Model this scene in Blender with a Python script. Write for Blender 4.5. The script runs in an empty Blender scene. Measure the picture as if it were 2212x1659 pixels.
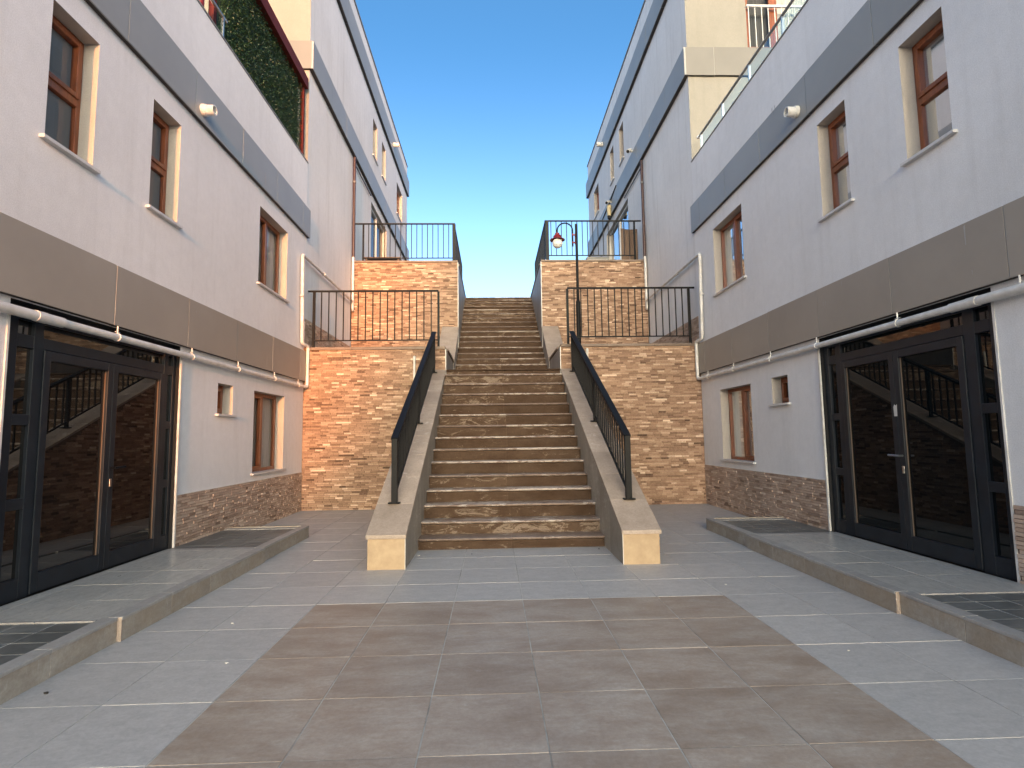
import bpy, bmesh, math, random
from mathutils import Matrix, Vector
random.seed(7)
scene = bpy.context.scene
COL = scene.collection
R = math.radians

# ------------------------------------------------------------------ camera
CAM = dict(f=1207.35, yaw=.0345, pitch=.0938, roll=-.0136, h=1.434)
cam_d = bpy.data.cameras.new('camera')
cam_d.sensor_width = 36.0
cam_d.lens = 36.0 * CAM['f'] / 2212.0
cam_d.clip_start = .05
cam_d.clip_end = 3000
cam = bpy.data.objects.new('camera', cam_d)
COL.objects.link(cam)
_cy, _sy, _cp, _sp = math.cos(CAM['yaw']), math.sin(CAM['yaw']), math.cos(CAM['pitch']), math.sin(CAM['pitch'])
_f = Vector((_sy * _cp, _cy * _cp, _sp)); _r = Vector((_cy, -_sy, 0)); _u = _r.cross(_f)
_cr, _sr = math.cos(CAM['roll']), math.sin(CAM['roll'])
_r2 = _cr * _r + _sr * _u; _u2 = -_sr * _r + _cr * _u
_m = Matrix((_r2, _u2, -_f)).transposed().to_4x4()
_m.translation = Vector((0, 0, CAM['h']))
cam.matrix_world = _m
scene.camera = cam

# ------------------------------------------------------------------ sky and sun
SUN_EL, SUN_ROT = 5.0, 175.2
world = bpy.data.worlds.new('World'); scene.world = world; world.use_nodes = True
wn = world.node_tree; wn.nodes.clear()
def nishita(ozone, air, dust, tint):
    k = wn.nodes.new('ShaderNodeTexSky'); k.sky_type = 'NISHITA'; k.sun_disc = False
    k.sun_elevation = R(SUN_EL); k.sun_rotation = R(SUN_ROT); k.altitude = 0
    k.air_density = air; k.dust_density = dust; k.ozone_density = ozone
    t = wn.nodes.new('ShaderNodeMix'); t.data_type = 'RGBA'; t.blend_type = 'MULTIPLY'; t.inputs[0].default_value = 1
    wn.links.new(k.outputs[0], t.inputs[6]); t.inputs[7].default_value = (*tint, 1)
    return t.outputs[2]
# one evening sky: hazier and paler towards the horizon, clear blue overhead
low = nishita(1.4, .5, 4.0, (.81, .80, .76)); high = nishita(2.8, .6, 5.0, (.375, .485, .44))
wtc = wn.nodes.new('ShaderNodeTexCoord'); wsx = wn.nodes.new('ShaderNodeSeparateXYZ'); wn.links.new(wtc.outputs['Generated'], wsx.inputs[0])
wmr = wn.nodes.new('ShaderNodeMapRange'); wmr.interpolation_type = 'SMOOTHSTEP'; wn.links.new(wsx.outputs['Z'], wmr.inputs['Value'])
wmr.inputs['From Min'].default_value = .10; wmr.inputs['From Max'].default_value = .62
wmx = wn.nodes.new('ShaderNodeMix'); wmx.data_type = 'RGBA'; wn.links.new(wmr.outputs[0], wmx.inputs[0]); wn.links.new(low, wmx.inputs[6]); wn.links.new(high, wmx.inputs[7])
bg = wn.nodes.new('ShaderNodeBackground'); bg.inputs['Strength'].default_value = .15
wo = wn.nodes.new('ShaderNodeOutputWorld')
wn.links.new(wmx.outputs[2], bg.inputs[0]); wn.links.new(bg.outputs[0], wo.inputs[0])

sun_d = bpy.data.lights.new('sun', 'SUN'); sun_d.energy = .52; sun_d.angle = R(1.2); sun_d.color = (1.0, .30, .05)
sun = bpy.data.objects.new('sun', sun_d); COL.objects.link(sun)
_sd = Vector((math.sin(R(SUN_ROT)) * math.cos(R(SUN_EL)), math.cos(R(SUN_ROT)) * math.cos(R(SUN_EL)), math.sin(R(SUN_EL))))
sun.rotation_euler = _sd.to_track_quat('Z', 'Y').to_euler()
sun.location = (3, -20, 8)

scene.view_settings.view_transform = 'Standard'; scene.view_settings.look = 'None'
scene.view_settings.gamma = 1; scene.view_settings.use_curve_mapping = False
scene.view_settings.exposure = 3.36
scene.cycles.max_bounces = 8; scene.cycles.diffuse_bounces = 5; scene.cycles.transparent_max_bounces = 12
scene.cycles.use_denoising = True

# ------------------------------------------------------------------ materials
def nd(nt, t, **k):
    n = nt.nodes.new(t)
    for a, b in k.items(): setattr(n, a, b)
    return n

def noise(nt, src, scale, detail=4, rough=.55, stretch=None, dist=0):
    n = nd(nt, 'ShaderNodeTexNoise'); n.inputs['Scale'].default_value = scale
    n.inputs['Detail'].default_value = detail; n.inputs['Roughness'].default_value = rough
    n.inputs['Distortion'].default_value = dist
    if stretch:
        m = nd(nt, 'ShaderNodeMapping'); m.inputs['Scale'].default_value = stretch
        nt.links.new(src, m.inputs['Vector']); src = m.outputs[0]
    nt.links.new(src, n.inputs['Vector'])
    return n.outputs[0]

def ramp(nt, src, stops):
    r = nd(nt, 'ShaderNodeValToRGB'); e = r.color_ramp.elements
    while len(e) < len(stops): e.new(.5)
    for el, (p, c) in zip(e, stops):
        el.position = p; el.color = (c[0], c[1], c[2], 1) if not isinstance(c, (int, float)) else (c, c, c, 1)
    nt.links.new(src, r.inputs[0]); return r.outputs[0]

def mixc(nt, fac, a, b, mode='MIX'):
    m = nd(nt, 'ShaderNodeMix', data_type='RGBA', blend_type=mode)
    for s, v in ((0, fac), (6, a), (7, b)):
        if isinstance(v, (int, float)): m.inputs[s].default_value = v
        elif isinstance(v, tuple): m.inputs[s].default_value = (*v, 1)
        else: nt.links.new(v, m.inputs[s])
    return m.outputs[2]

def newmat(name):
    m = bpy.data.materials.new(name); m.use_nodes = True; nt = m.node_tree
    return m, nt, nt.nodes['Principled BSDF'], nd(nt, 'ShaderNodeNewGeometry').outputs['Position']

def bump(nt, bs, h, strength, dist=.01):
    b = nd(nt, 'ShaderNodeBump'); b.inputs['Strength'].default_value = strength; b.inputs['Distance'].default_value = dist
    nt.links.new(h, b.inputs['Height']); nt.links.new(b.outputs[0], bs.inputs['Normal'])

def simple(name, c, rough=.5, metal=0, var=.12, scale=3, bmp=0, bscale=60, spec=.5, stretch=None, objvar=0, c2=None, lo=.35, hi=.65):
    m, nt, bs, pos = newmat(name)
    n = noise(nt, pos, scale, 5, .6, stretch)
    b = c2 if c2 else tuple(v * (1 - var) for v in c)
    col = mixc(nt, ramp(nt, n, [(lo, 0.0), (hi, 1.0)]), c, b)
    if objvar:
        oi = nd(nt, 'ShaderNodeObjectInfo')
        col = mixc(nt, 1.0, col, ramp(nt, oi.outputs['Random'], [(0, 1 - objvar), (1, 1 + objvar)]), 'MULTIPLY')
    nt.links.new(col, bs.inputs['Base Color'])
    bs.inputs['Roughness'].default_value = rough; bs.inputs['Metallic'].default_value = metal
    bs.inputs['Specular IOR Level'].default_value = spec
    if bmp: bump(nt, bs, noise(nt, pos, bscale, 3, .6), bmp)
    return m

def stucco(name, c, streak=.10):
    m, nt, bs, pos = newmat(name)
    big = noise(nt, pos, .7, 4, .55)
    st = noise(nt, pos, 1.0, 5, .6, (5, 5, .35))
    fine = noise(nt, pos, 90, 3, .65)
    mid = noise(nt, pos, 14, 4, .6)
    col = mixc(nt, ramp(nt, big, [(.35, 0.0), (.65, 1.0)]), c, tuple(v * .92 for v in c))
    col = mixc(nt, ramp(nt, st, [(.52, 0.0), (.75, streak * 3.0)]), col, tuple(v * .66 for v in (c[0], c[1] * .98, c[2] * .95)))
    col = mixc(nt, 1.0, col, ramp(nt, fine, [(.25, .86), (.75, 1.08)]), 'MULTIPLY')
    col = mixc(nt, 1.0, col, ramp(nt, noise(nt, pos, 9, 5, .65), [(.3, .96), (.7, 1.025)]), 'MULTIPLY')
    nt.links.new(col, bs.inputs['Base Color']); bs.inputs['Roughness'].default_value = .9
    bs.inputs['Specular IOR Level'].default_value = .2
    a = nd(nt, 'ShaderNodeMath', operation='MULTIPLY_ADD'); nt.links.new(mid, a.inputs[0]); a.inputs[1].default_value = .35
    nt.links.new(fine, a.inputs[2]); bump(nt, bs, a.outputs[0], .55, .005)
    return m

def stone_mat(name, stops):
    m, nt, bs, pos = newmat(name)
    at = nd(nt, 'ShaderNodeAttribute'); at.attribute_name = 'tone'
    n = noise(nt, pos, 30, 6, .72, (1, 1, 1.8))
    ad = nd(nt, 'ShaderNodeMath', operation='MULTIPLY_ADD'); nt.links.new(n, ad.inputs[0]); ad.inputs[1].default_value = .80
    nt.links.new(at.outputs['Fac'], ad.inputs[2])
    sb = nd(nt, 'ShaderNodeMath', operation='SUBTRACT'); nt.links.new(ad.outputs[0], sb.inputs[0]); sb.inputs[1].default_value = .40
    col = ramp(nt, sb.outputs[0], stops)
    col = mixc(nt, 1.0, col, ramp(nt, noise(nt, pos, 1.3, 3), [(.3, .86), (.7, 1.1)]), 'MULTIPLY')
    nt.links.new(col, bs.inputs['Base Color']); bs.inputs['Roughness'].default_value = .8
    bs.inputs['Specular IOR Level'].default_value = .3
    bump(nt, bs, noise(nt, pos, 70, 4, .7), .5, .006)
    return m

M = {}
M['wall'] = stucco('pale_stucco', (.775, .775, .785), .08)
M['wall_old'] = stucco('weathered_stucco', (.75, .745, .745), .14)
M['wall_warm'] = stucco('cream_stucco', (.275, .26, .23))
M['reveal'] = stucco('smooth_plaster', (.50, .455, .40), .03)  # wall plaster darkened and warmed to offset strong light on the openings
M['stone_tan'] = stone_mat('tan_split_stone', [(0, (.10, .058, .037)), (.2, (.21, .125, .082)), (.42, (.34, .215, .145)), (.6, (.42, .275, .185)), (.8, (.54, .38, .27)), (1, (.78, .61, .46))])
M['stone_dark'] = stone_mat('dark_split_stone', [(0, (.20, .135, .10)), (.3, (.38, .275, .21)), (.6, (.50, .38, .30)), (.85, (.56, .44, .35)), (1, (.72, .60, .50))])
M['grout_dark'] = simple('dark_joint', (.17, .12, .085), .9)
M['grout'] = simple('grout', (.50, .49, .46), .9, c2=(.16, .145, .13), scale=2.2, var=.3, lo=.45, hi=.72)
M['fascia'] = simple('grey_fascia', (.285, .29, .285), .5, 0, .08, 1.2, bmp=.03, bscale=12, objvar=.04, spec=.5)
M['fascia_low'] = simple('taupe_fascia', (.325, .29, .25), .5, 0, .10, 1.1, bmp=.03, bscale=12, objvar=.05, spec=.35)
M['fascia_warm'] = simple('beige_fascia', (.17, .16, .145), .5, 0, .1, 1.5)
M['soffit'] = simple('dark_brown_soffit', (.045, .036, .03), .7)  # gap shadow under the bands put into the soffit colour
M['sealant'] = simple('sealant', (.36, .35, .34), .7)
M['frame_brown'] = simple('red_brown_frame', (.29, .085, .032), .35, 0, .4, 10, stretch=(2, 2, .4), spec=.5, bmp=.05)
M['black_metal'] = simple('black_painted_metal', (.005, .0055, .007), .5, 0, .25, 8, bmp=.06, bscale=140, spec=.18)
M['door_metal'] = simple('anthracite_metal', (.016, .021, .028), .45, 0, .3, 5, spec=.35)
M['white_pvc'] = simple('white_pipe_plastic', (.70, .69, .67), .38, 0, .12, 7, c2=(.56, .54, .50))
M['marble'] = simple('white_sill_marble', (.62, .61, .60), .4, 0, .15, 6)
M['coping'] = simple('grey_coping', (.22, .215, .205), .6, 0, .2, 4)
M['silver'] = simple('brushed_silver', (.55, .55, .55), .3, 1.0, .1, 5)
M['red'] = simple('dark_red_paint', (.20, .014, .012), .45, 0, .3, 8)
M['redbrown'] = simple('oxide_red_steel', (.12, .018, .012), .7, 0, .3, 8, spec=.2)
M['brown_pipe'] = simple('brown_downpipe', (.055, .020, .016), .4, 0, .2, 5)
M['wood'] = simple('brown_wood', (.15, .09, .055), .6, 0, .4, 4, stretch=(1, 1, .12), c2=(.09, .05, .03))
M['globe'] = simple('opal_globe', (.72, .71, .68), .18, 0, .05, 3)
M['yellow'] = simple('cream_plastic', (.60, .50, .30), .5)
M['hedge_back'] = simple('dark_green_net', (.010, .028, .014), .9)
M['dark_void'] = simple('dark_interior', (.015, .015, .016), .9)
M['grey_blind'] = simple('grey_blind', (.24, .245, .24), .8, 0, .1, 3, stretch=(6, 6, .3))
M['curtain'] = simple('white_curtain', (.55, .54, .52), .9, 0, .25, 3, stretch=(14, 14, .1))
M['curtain_dark'] = simple('grey_curtain', (.09, .088, .09), .9, 0, .5, 3, stretch=(9, 9, .1))
M['white_paint'] = simple('white_painted_metal', (.66, .65, .62), .4)
M['roof'] = simple('roof_screed', (.25, .24, .23), .9, 0, .2, 2)
M['earth'] = simple('dry_ground', (.14, .11, .08), .95, 0, .35, .4, c2=(.09, .085, .05))
M['litter'] = simple('pale_debris', (.62, .60, .56), .8)
M['dark_litter'] = simple('dark_debris', (.04, .035, .03), .8)

def glass_mat(name, tint, ior, alpha):
    m = bpy.data.materials.new(name); m.use_nodes = True; nt = m.node_tree; nt.nodes.clear()
    o = nd(nt, 'ShaderNodeOutputMaterial'); t = nd(nt, 'ShaderNodeBsdfTransparent'); t.inputs[0].default_value = (*tint, 1)
    g = nd(nt, 'ShaderNodeBsdfGlossy'); g.inputs['Roughness'].default_value = .02; g.inputs[0].default_value = (.95, .97, 1, 1)
    fr = nd(nt, 'ShaderNodeFresnel'); fr.inputs[0].default_value = ior
    ml = nd(nt, 'ShaderNodeMath', operation='MULTIPLY'); nt.links.new(fr.outputs[0], ml.inputs[0]); ml.inputs[1].default_value = alpha
    mx = nd(nt, 'ShaderNodeMixShader'); nt.links.new(ml.outputs[0], mx.inputs[0]); nt.links.new(t.outputs[0], mx.inputs[1]); nt.links.new(g.outputs[0], mx.inputs[2])
    nt.links.new(mx.outputs[0], o.inputs[0]); return m
M['pane'] = glass_mat('window_glass', (.86, .88, .88), 1.45, .5)
M['rail_glass'] = glass_mat('balustrade_glass', (.80, .93, .92), 1.22, .18)
def dark_glass(name, base, ior):
    m, nt, bs, pos = newmat(name); bs.inputs['Base Color'].default_value = (*base, 1)
    bs.inputs['Roughness'].default_value = .015; bs.inputs['IOR'].default_value = ior
    bump(nt, bs, noise(nt, pos, 2.2, 1), .02, .01); return m
M['door_glass'] = dark_glass('tinted_door_glass', (.006, .006, .006), 2.0)
M['door_glass_r'] = dark_glass('tinted_door_glass_dark', (.003, .005, .006), 1.5)

def paving(name, base, alt, rough, stain=.5, streak=(1, 1, 1), objvar=.08, warm=None):
    m, nt, bs, pos = newmat(name)
    oi = nd(nt, 'ShaderNodeObjectInfo')
    off = nd(nt, 'ShaderNodeVectorMath', operation='SCALE'); cmb = nd(nt, 'ShaderNodeCombineXYZ')
    nt.links.new(oi.outputs['Random'], cmb.inputs[0]); nt.links.new(oi.outputs['Random'], cmb.inputs[1])
    nt.links.new(cmb.outputs[0], off.inputs[0]); off.inputs['Scale'].default_value = 37
    ad = nd(nt, 'ShaderNodeVectorMath', operation='ADD'); nt.links.new(pos, ad.inputs[0]); nt.links.new(off.outputs[0], ad.inputs[1])
    p2 = ad.outputs[0]
    n1 = noise(nt, p2, 6.5, 9, .74, streak, .5)
    col = mixc(nt, ramp(nt, n1, [(.36, 0.0), (.64, 1.0)]), base, alt)
    if warm:
        col = mixc(nt, ramp(nt, noise(nt, p2, 1.7, 6, .62, streak), [(.42, 0.0), (.66, .8)]), col, warm)
    # chalky scuffs and dust, continuous over tiles
    dust = noise(nt, pos, 1.1, 8, .7, (1, 1.6, 1), 1.2)
    col = mixc(nt, ramp(nt, dust, [(.50, 0.0), (.72, stain)]), col, (.50, .48, .45))
    sc = noise(nt, pos, 5.5, 6, .72, (1, 3.5, 1), 2.0)
    col = mixc(nt, ramp(nt, sc, [(.62, 0.0), (.74, stain * .8)]), col, (.58, .56, .54))
    sk = noise(nt, pos, 3.0, 8, .78, (2.2, 7, 1), 1.5)
    col = mixc(nt, ramp(nt, sk, [(.60, 0.0), (.70, stain * .9)]), col, (.56, .55, .53))
    col = mixc(nt, 1.0, col, ramp(nt, noise(nt, pos, 38, 6, .8), [(.3, .84), (.7, 1.13)]), 'MULTIPLY')
    col = mixc(nt, 1.0, col, ramp(nt, oi.outputs['Random'], [(0, 1 - objvar), (1, 1 + objvar)]), 'MULTIPLY')
    nt.links.new(col, bs.inputs['Base Color'])
    rr = ramp(nt, n1, [(.3, rough - .1), (.7, rough + .08)]); nt.links.new(rr, bs.inputs['Roughness'])
    bs.inputs['Specular IOR Level'].default_value = .4
    bump(nt, bs, noise(nt, p2, 26, 5, .7), .10, .003)
    return m
M['tile_brown'] = paving('brown_stone_tile', (.335, .265, .21), (.42, .36, .31), .5, .36, (1, 2.2, 1), .05, (.265, .195, .145))
M['tile_grey'] = paving('grey_stone_tile', (.47, .45, .435), (.40, .383, .37), .5, .3, (1, 1.6, 1), .035)
M['tile_landing'] = paving('landing_tile', (.48, .465, .43), (.35, .34, .315), .34, .16, (2.4, 1, 1), .05)
M['tile_dark'] = paving('slate_tile', (.08, .083, .08), (.15, .155, .15), .4, .22, (1, 5, 1), .14)
M['kerb_cap'] = paving('kerb_cap_stone', (.36, .35, .34), (.30, .285, .27), .4, .2, (1, 1, 1), .06)
M['kerb'] = paving('kerb_stone', (.36, .325, .275), (.27, .235, .195), .55, .5, (1, 1, 2), .08, (.31, .25, .185))

def stair_mat(name, dark, mid, light, thr, amount, rough, stretch):
    m, nt, bs, pos = newmat(name)
    oi = nd(nt, 'ShaderNodeObjectInfo')
    n = noise(nt, pos, 3.0, 6, .65, stretch)
    col = mixc(nt, ramp(nt, n, [(.35, 0.0), (.65, 1.0)]), dark, mid)
    ef = noise(nt, pos, 3.4, 10, .78, (1, 1, 2.8), 1.1)
    # lime bloom: differs from stone to stone
    sh = nd(nt, 'ShaderNodeMath', operation='MULTIPLY_ADD'); nt.links.new(oi.outputs['Random'], sh.inputs[0]); sh.inputs[1].default_value = .16
    nt.links.new(ef, sh.inputs[2])
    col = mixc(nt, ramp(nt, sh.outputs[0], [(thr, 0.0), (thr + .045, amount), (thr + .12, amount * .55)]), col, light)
    col = mixc(nt, 1.0, col, ramp(nt, noise(nt, pos, 45, 3, .7), [(.25, .8), (.75, 1.14)]), 'MULTIPLY')
    col = mixc(nt, 1.0, col, ramp(nt, oi.outputs['Random'], [(0, .86), (1, 1.12)]), 'MULTIPLY')
    nt.links.new(col, bs.inputs['Base Color']); bs.inputs['Roughness'].default_value = rough
    bs.inputs['Specular IOR Level'].default_value = .4 if rough < .8 else .12
    bump(nt, bs, ef, .25, .01)
    return m
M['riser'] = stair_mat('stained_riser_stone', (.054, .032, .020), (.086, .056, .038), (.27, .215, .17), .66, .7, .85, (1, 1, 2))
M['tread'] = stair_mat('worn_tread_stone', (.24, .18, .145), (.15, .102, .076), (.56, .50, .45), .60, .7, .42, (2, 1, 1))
M['cap'] = stair_mat('beige_coping_stone', (.44, .355, .295), (.33, .265, .215), (.66, .61, .57), .70, .6, .55, (1, 1, 1))
M['cheek'] = stair_mat('grey_side_slab', (.24, .215, .18), (.33, .30, .26), (.46, .44, .41), .68, .5, .5, (1, 1, .6))
M['cap_dark'] = stair_mat('brown_wall_coping', (.17, .125, .095), (.24, .18, .14), (.40, .36, .31), .72, .4, .6, (1, 1, 1))
M['peach_tile'] = simple('sandy_front_tile', (.43, .315, .195), .5, 0, .2, 9, c2=(.34, .24, .145), bmp=.05)
M['side_tile'] = simple('grey_side_wall', (.22, .195, .175), .6, 0, .2, 2.5, c2=(.31, .28, .255), stretch=(1, 1, .4))

# ------------------------------------------------------------------ mesh builder
class MB:
    def __init__(s): s.v = []; s.f = []; s.tone = []
    def box(s, x0, x1, y0, y1, z0, z1, tone=.5):
        if x0 > x1: x0, x1 = x1, x0
        if y0 > y1: y0, y1 = y1, y0
        b = len(s.v)
        s.v += [(x0, y0, z0), (x1, y0, z0), (x1, y1, z0), (x0, y1, z0), (x0, y0, z1), (x1, y0, z1), (x1, y1, z1), (x0, y1, z1)]
        for q in ((0, 3, 2, 1), (4, 5, 6, 7), (0, 1, 5, 4), (1, 2, 6, 5), (2, 3, 7, 6), (3, 0, 4, 7)):
            s.f.append(tuple(b + i for i in q)); s.tone.append(tone)
        return s
    def prism(s, pts, n):            # pts: polygon of 3D points, n: extrusion vector
        b = len(s.v); k = len(pts)
        s.v += [tuple(p) for p in pts] + [(p[0] + n[0], p[1] + n[1], p[2] + n[2]) for p in pts]
        s.f.append(tuple(range(b, b + k))); s.f.append(tuple(range(b + 2 * k - 1, b + k - 1, -1)))
        for i in range(k):
            j = (i + 1) % k; s.f.append((b + i, b + j, b + k + j, b + k + i))
        return s
    def quad(s, *p):
        b = len(s.v); s.v += [tuple(q) for q in p]; s.f.append(tuple(range(b, b + len(p)))); return s
    def tube(s, path, r, n=12, cap=True, radii=None):
        P = [Vector(p) for p in path]; rings = []
        ref = None
        for i, p in enumerate(P):
            d = (P[min(i + 1, len(P) - 1)] - P[max(i - 1, 0)]).normalized()
            if ref is None: ref = Vector((0, 0, 1)) if abs(d.z) < .9 else Vector((0, 1, 0))
            a = (ref - d * ref.dot(d))
            if a.length < 1e-4: a = Vector((1, 0, 0)) - d * d.x
            a.normalize(); ref = a; c = d.cross(a)
            rr = radii[i] if radii else r
            rings.append([p + (a * math.cos(2 * math.pi * k / n) + c * math.sin(2 * math.pi * k / n)) * rr for k in range(n)])
        b = len(s.v)
        for rg in rings: s.v += [tuple(q) for q in rg]
        for i in range(len(rings) - 1):
            for k in range(n):
                l = (k + 1) % n
                s.f.append((b + i * n + k, b + i * n + l, b + (i + 1) * n + l, b + (i + 1) * n + k))
        if cap:
            s.f.append(tuple(b + k for k in reversed(range(n)))); e = b + (len(rings) - 1) * n
            s.f.append(tuple(e + k for k in range(n)))
        return s
    def lathe(s, c, prof, n=24):     # vertical axis profile [(r,z)]
        b = len(s.v)
        for r, z in prof:
            for k in range(n): s.v.append((c[0] + r * math.cos(2 * math.pi * k / n), c[1] + r * math.sin(2 * math.pi * k / n), c[2] + z))
        for i in range(len(prof) - 1):
            for k in range(n):
                l = (k + 1) % n
                s.f.append((b + i * n + k, b + i * n + l, b + (i + 1) * n + l, b + (i + 1) * n + k))
        s.f.append(tuple(b + k for k in range(n))); e = b + (len(prof) - 1) * n
        s.f.append(tuple(e + k for k in range(n)))
        return s
    def mesh(s, name, mat, smooth=False, tone=False, fix=True):
        me = bpy.data.meshes.new(name); me.from_pydata(s.v, [], s.f); me.materials.append(mat)
        if tone:
            at = me.attributes.new('tone', 'FLOAT', 'FACE'); at.data.foreach_set('value', s.tone)
        if fix and len(s.f) < 6000:
            bm = bmesh.new(); bm.from_mesh(me); bmesh.ops.recalc_face_normals(bm, faces=bm.faces); bm.to_mesh(me); bm.free()
        if smooth:
            for p in me.polygons: p.use_smooth = True
            try: me.set_sharp_from_angle(angle=R(40))
            except Exception: pass
        return me
    def build(s, name, mat, parent=None, smooth=False, bev=0, kind=None, label=None, tone=False, group=None, cat=None):
        o = bpy.data.objects.new(name, s.mesh(name, mat, smooth, tone)); COL.objects.link(o)
        if parent: o.parent = parent
        if bev:
            b = o.modifiers.new('bevel', 'BEVEL'); b.width = bev; b.segments = 2; b.limit_method = 'ANGLE'
        if kind: o['kind'] = kind
        if label: o['label'] = label
        if cat: o['category'] = cat
        if group: o['group'] = group
        return o

def thing(name, label, cat, group=None, loc=(0, 0, 0)):
    o = bpy.data.objects.new(name, None); COL.objects.link(o); o.location = loc
    o.empty_display_size = .2
    o['label'] = label; o['category'] = cat
    if group: o['group'] = group
    return o
def struct(o): o['kind'] = 'structure'; return o

# facade frames: (u, z, d) -> world, d is outward
XL, XR, YE = -3.9, 4.4, 11.6
YB = -1.5         # near ends of the two front blocks, behind the viewer
def FL(u, z, d): return (XL + d, u, z)
def FR(u, z, d): return (XR - d, u, z)
def FY(y0):
    return lambda u, z, d: (u, y0 - d, z)
def fbox(mb, F, u0, u1, z0, z1, d0, d1):
    a = F(u0, z0, d0); b = F(u1, z1, d1)
    mb.box(min(a[0], b[0]), max(a[0], b[0]), min(a[1], b[1]), max(a[1], b[1]), min(a[2], b[2]), max(a[2], b[2])); return mb

def wall(name, F, u0, u1, z0, z1, holes, mat, parent, depth=.3, end0=True, end1=True, steps=None):
    """plastered wall sheet with real openings; reveals are a separate plastered part"""
    mb = MB(); us = sorted({u0, u1, *[h[0] for h in holes], *[h[1] for h in holes]}); zs = sorted({z0, z1, *[h[2] for h in holes], *[h[3] for h in holes]})
    for a, b in zip(us, us[1:]):
        for c, e in zip(zs, zs[1:]):
            mu, mz = (a + b) / 2, (c + e) / 2
            if any(h[0] < mu < h[1] and h[2] < mz < h[3] for h in holes): continue
            mb.quad(F(a, c, 0), F(b, c, 0), F(b, e, 0), F(a, e, 0))
    for uu, on in ((u0, end0), (u1, end1)):
        if on: mb.quad(F(uu, z0, 0), F(uu, z0, -depth), F(uu, z1, -depth), F(uu, z1, 0))
    mb.quad(F(u0, z1, 0), F(u1, z1, 0), F(u1, z1, -depth), F(u0, z1, -depth))
    w = mb.build(name, mat, parent)
    return w

def reveals(F, hs, depth, mat, parent_of):
    for h, par in zip(hs, parent_of):
        mb = MB(); a, b, c, e = h
        mb.quad(F(a, c, 0), F(a, e, 0), F(a, e, -depth), F(a, c, -depth))
        mb.quad(F(b, c, 0), F(b, e, 0), F(b, e, -depth), F(b, c, -depth))
        mb.quad(F(a, e, 0), F(b, e, 0), F(b, e, -depth), F(a, e, -depth))
        mb.quad(F(a, c, 0), F(b, c, 0), F(b, c, -depth), F(a, c, -depth))
        mb.build('reveal', mat, par)

def window(parent, F, h, style, backing, sill=True, fr=.15, label=None, frame=None, swap=False):
    a, b, c, e = h; fm = frame or M['frame_brown']
    mb = MB(); t = .055; d0, d1 = -fr - .06, -fr
    fbox(mb, F, a, a + t, c, e, d0, d1); fbox(mb, F, b - t, b, c, e, d0, d1)
    fbox(mb, F, a + t, b - t, c, c + t, d0, d1 - .001); fbox(mb, F, a + t, b - t, e - t, e, d0, d1 - .001)
    mid = (c + e) / 2; um = (a + b) / 2
    if style == 'hbar': fbox(mb, F, a + t, b - t, mid - .045, mid + .045, d0, d1 + .004)
    if style == 'vbar': fbox(mb, F, um - .05, um + .05, c + t, e - t, d0, d1 + .004)
    w = mb.build('window', fm, parent, bev=.005, label=label)
    s = MB(); k = .05; q0, q1 = d0 + .01, d1 + .022
    if style == 'hbar': sa = (a + t - .012, b - t + .012, mid + .03, e - t + .012)
    elif style == 'vbar': sa = (a + t - .012, um - .03, c + t - .012, e - t + .012) if not swap else (um + .03, b - t + .012, c + t - .012, e - t + .012)
    else: sa = (a + t - .012, b - t + .012, c + t - .012, e - t + .012)
    fbox(s, F, sa[0], sa[0] + k, sa[2], sa[3], q0, q1); fbox(s, F, sa[1] - k, sa[1], sa[2], sa[3], q0, q1)
    fbox(s, F, sa[0] + k, sa[1] - k, sa[2], sa[2] + k, q0, q1); fbox(s, F, sa[0] + k, sa[1] - k, sa[3] - k, sa[3], q0, q1)
    s.build('sash', fm, w, bev=.006)
    def pane(pu0, pu1, pz0, pz1):
        p = MB(); p.quad(F(pu0, pz0, -fr - .03), F(pu1, pz0, -fr - .03), F(pu1, pz1, -fr - .03), F(pu0, pz1, -fr - .03)); p.build('pane', M['pane'], w)
    if style == 'hbar': pane(a + t, b - t, c + t, mid - .045); pane(a + t, b - t, mid + .045, e - t)
    elif style == 'vbar': pane(a + t, um - .05, c + t, e - t); pane(um + .05, b - t, c + t, e - t)
    else: pane(a + t, b - t, c + t, e - t)
    if backing == 'curtain':
        p = MB(); n = 26
        cu0, cu1 = (um - .04, b) if F is not FR else (um - .04, b)
        for i in range(n):
            ua = cu0 + (cu1 - cu0) * i / n; ub = cu0 + (cu1 - cu0) * (i + 1) / n
            da = -fr - .10 + .012 * math.sin(i * 1.9); db = -fr - .10 + .012 * math.sin((i + 1) * 1.9)
            p.quad(F(ua, c, da), F(ub, c, db), F(ub, e, db), F(ua, e, da))
        p.build('curtain', M['curtain'], w)
        p = MB(); p.quad(F(a, c, -.285), F(b, c, -.285), F(b, e, -.285), F(a, e, -.285)); p.build('dark_room', M['dark_void'], w)
    else:
        bd = -fr - .045 if backing == 'grey_blind' else -.285
        p = MB(); p.quad(F(a, c, bd), F(b, c, bd), F(b, e, bd), F(a, e, bd)); p.build('blind', M[backing], w)  # dark backing paints the unlit room's shade on a flat sheet
    if sill:
        p = MB(); fbox(p, F, a - .06, b + .05, c - .03, c + .002, -fr + .005, .05); p.build('sill', M['marble'], w, bev=.003)
    return w

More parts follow.
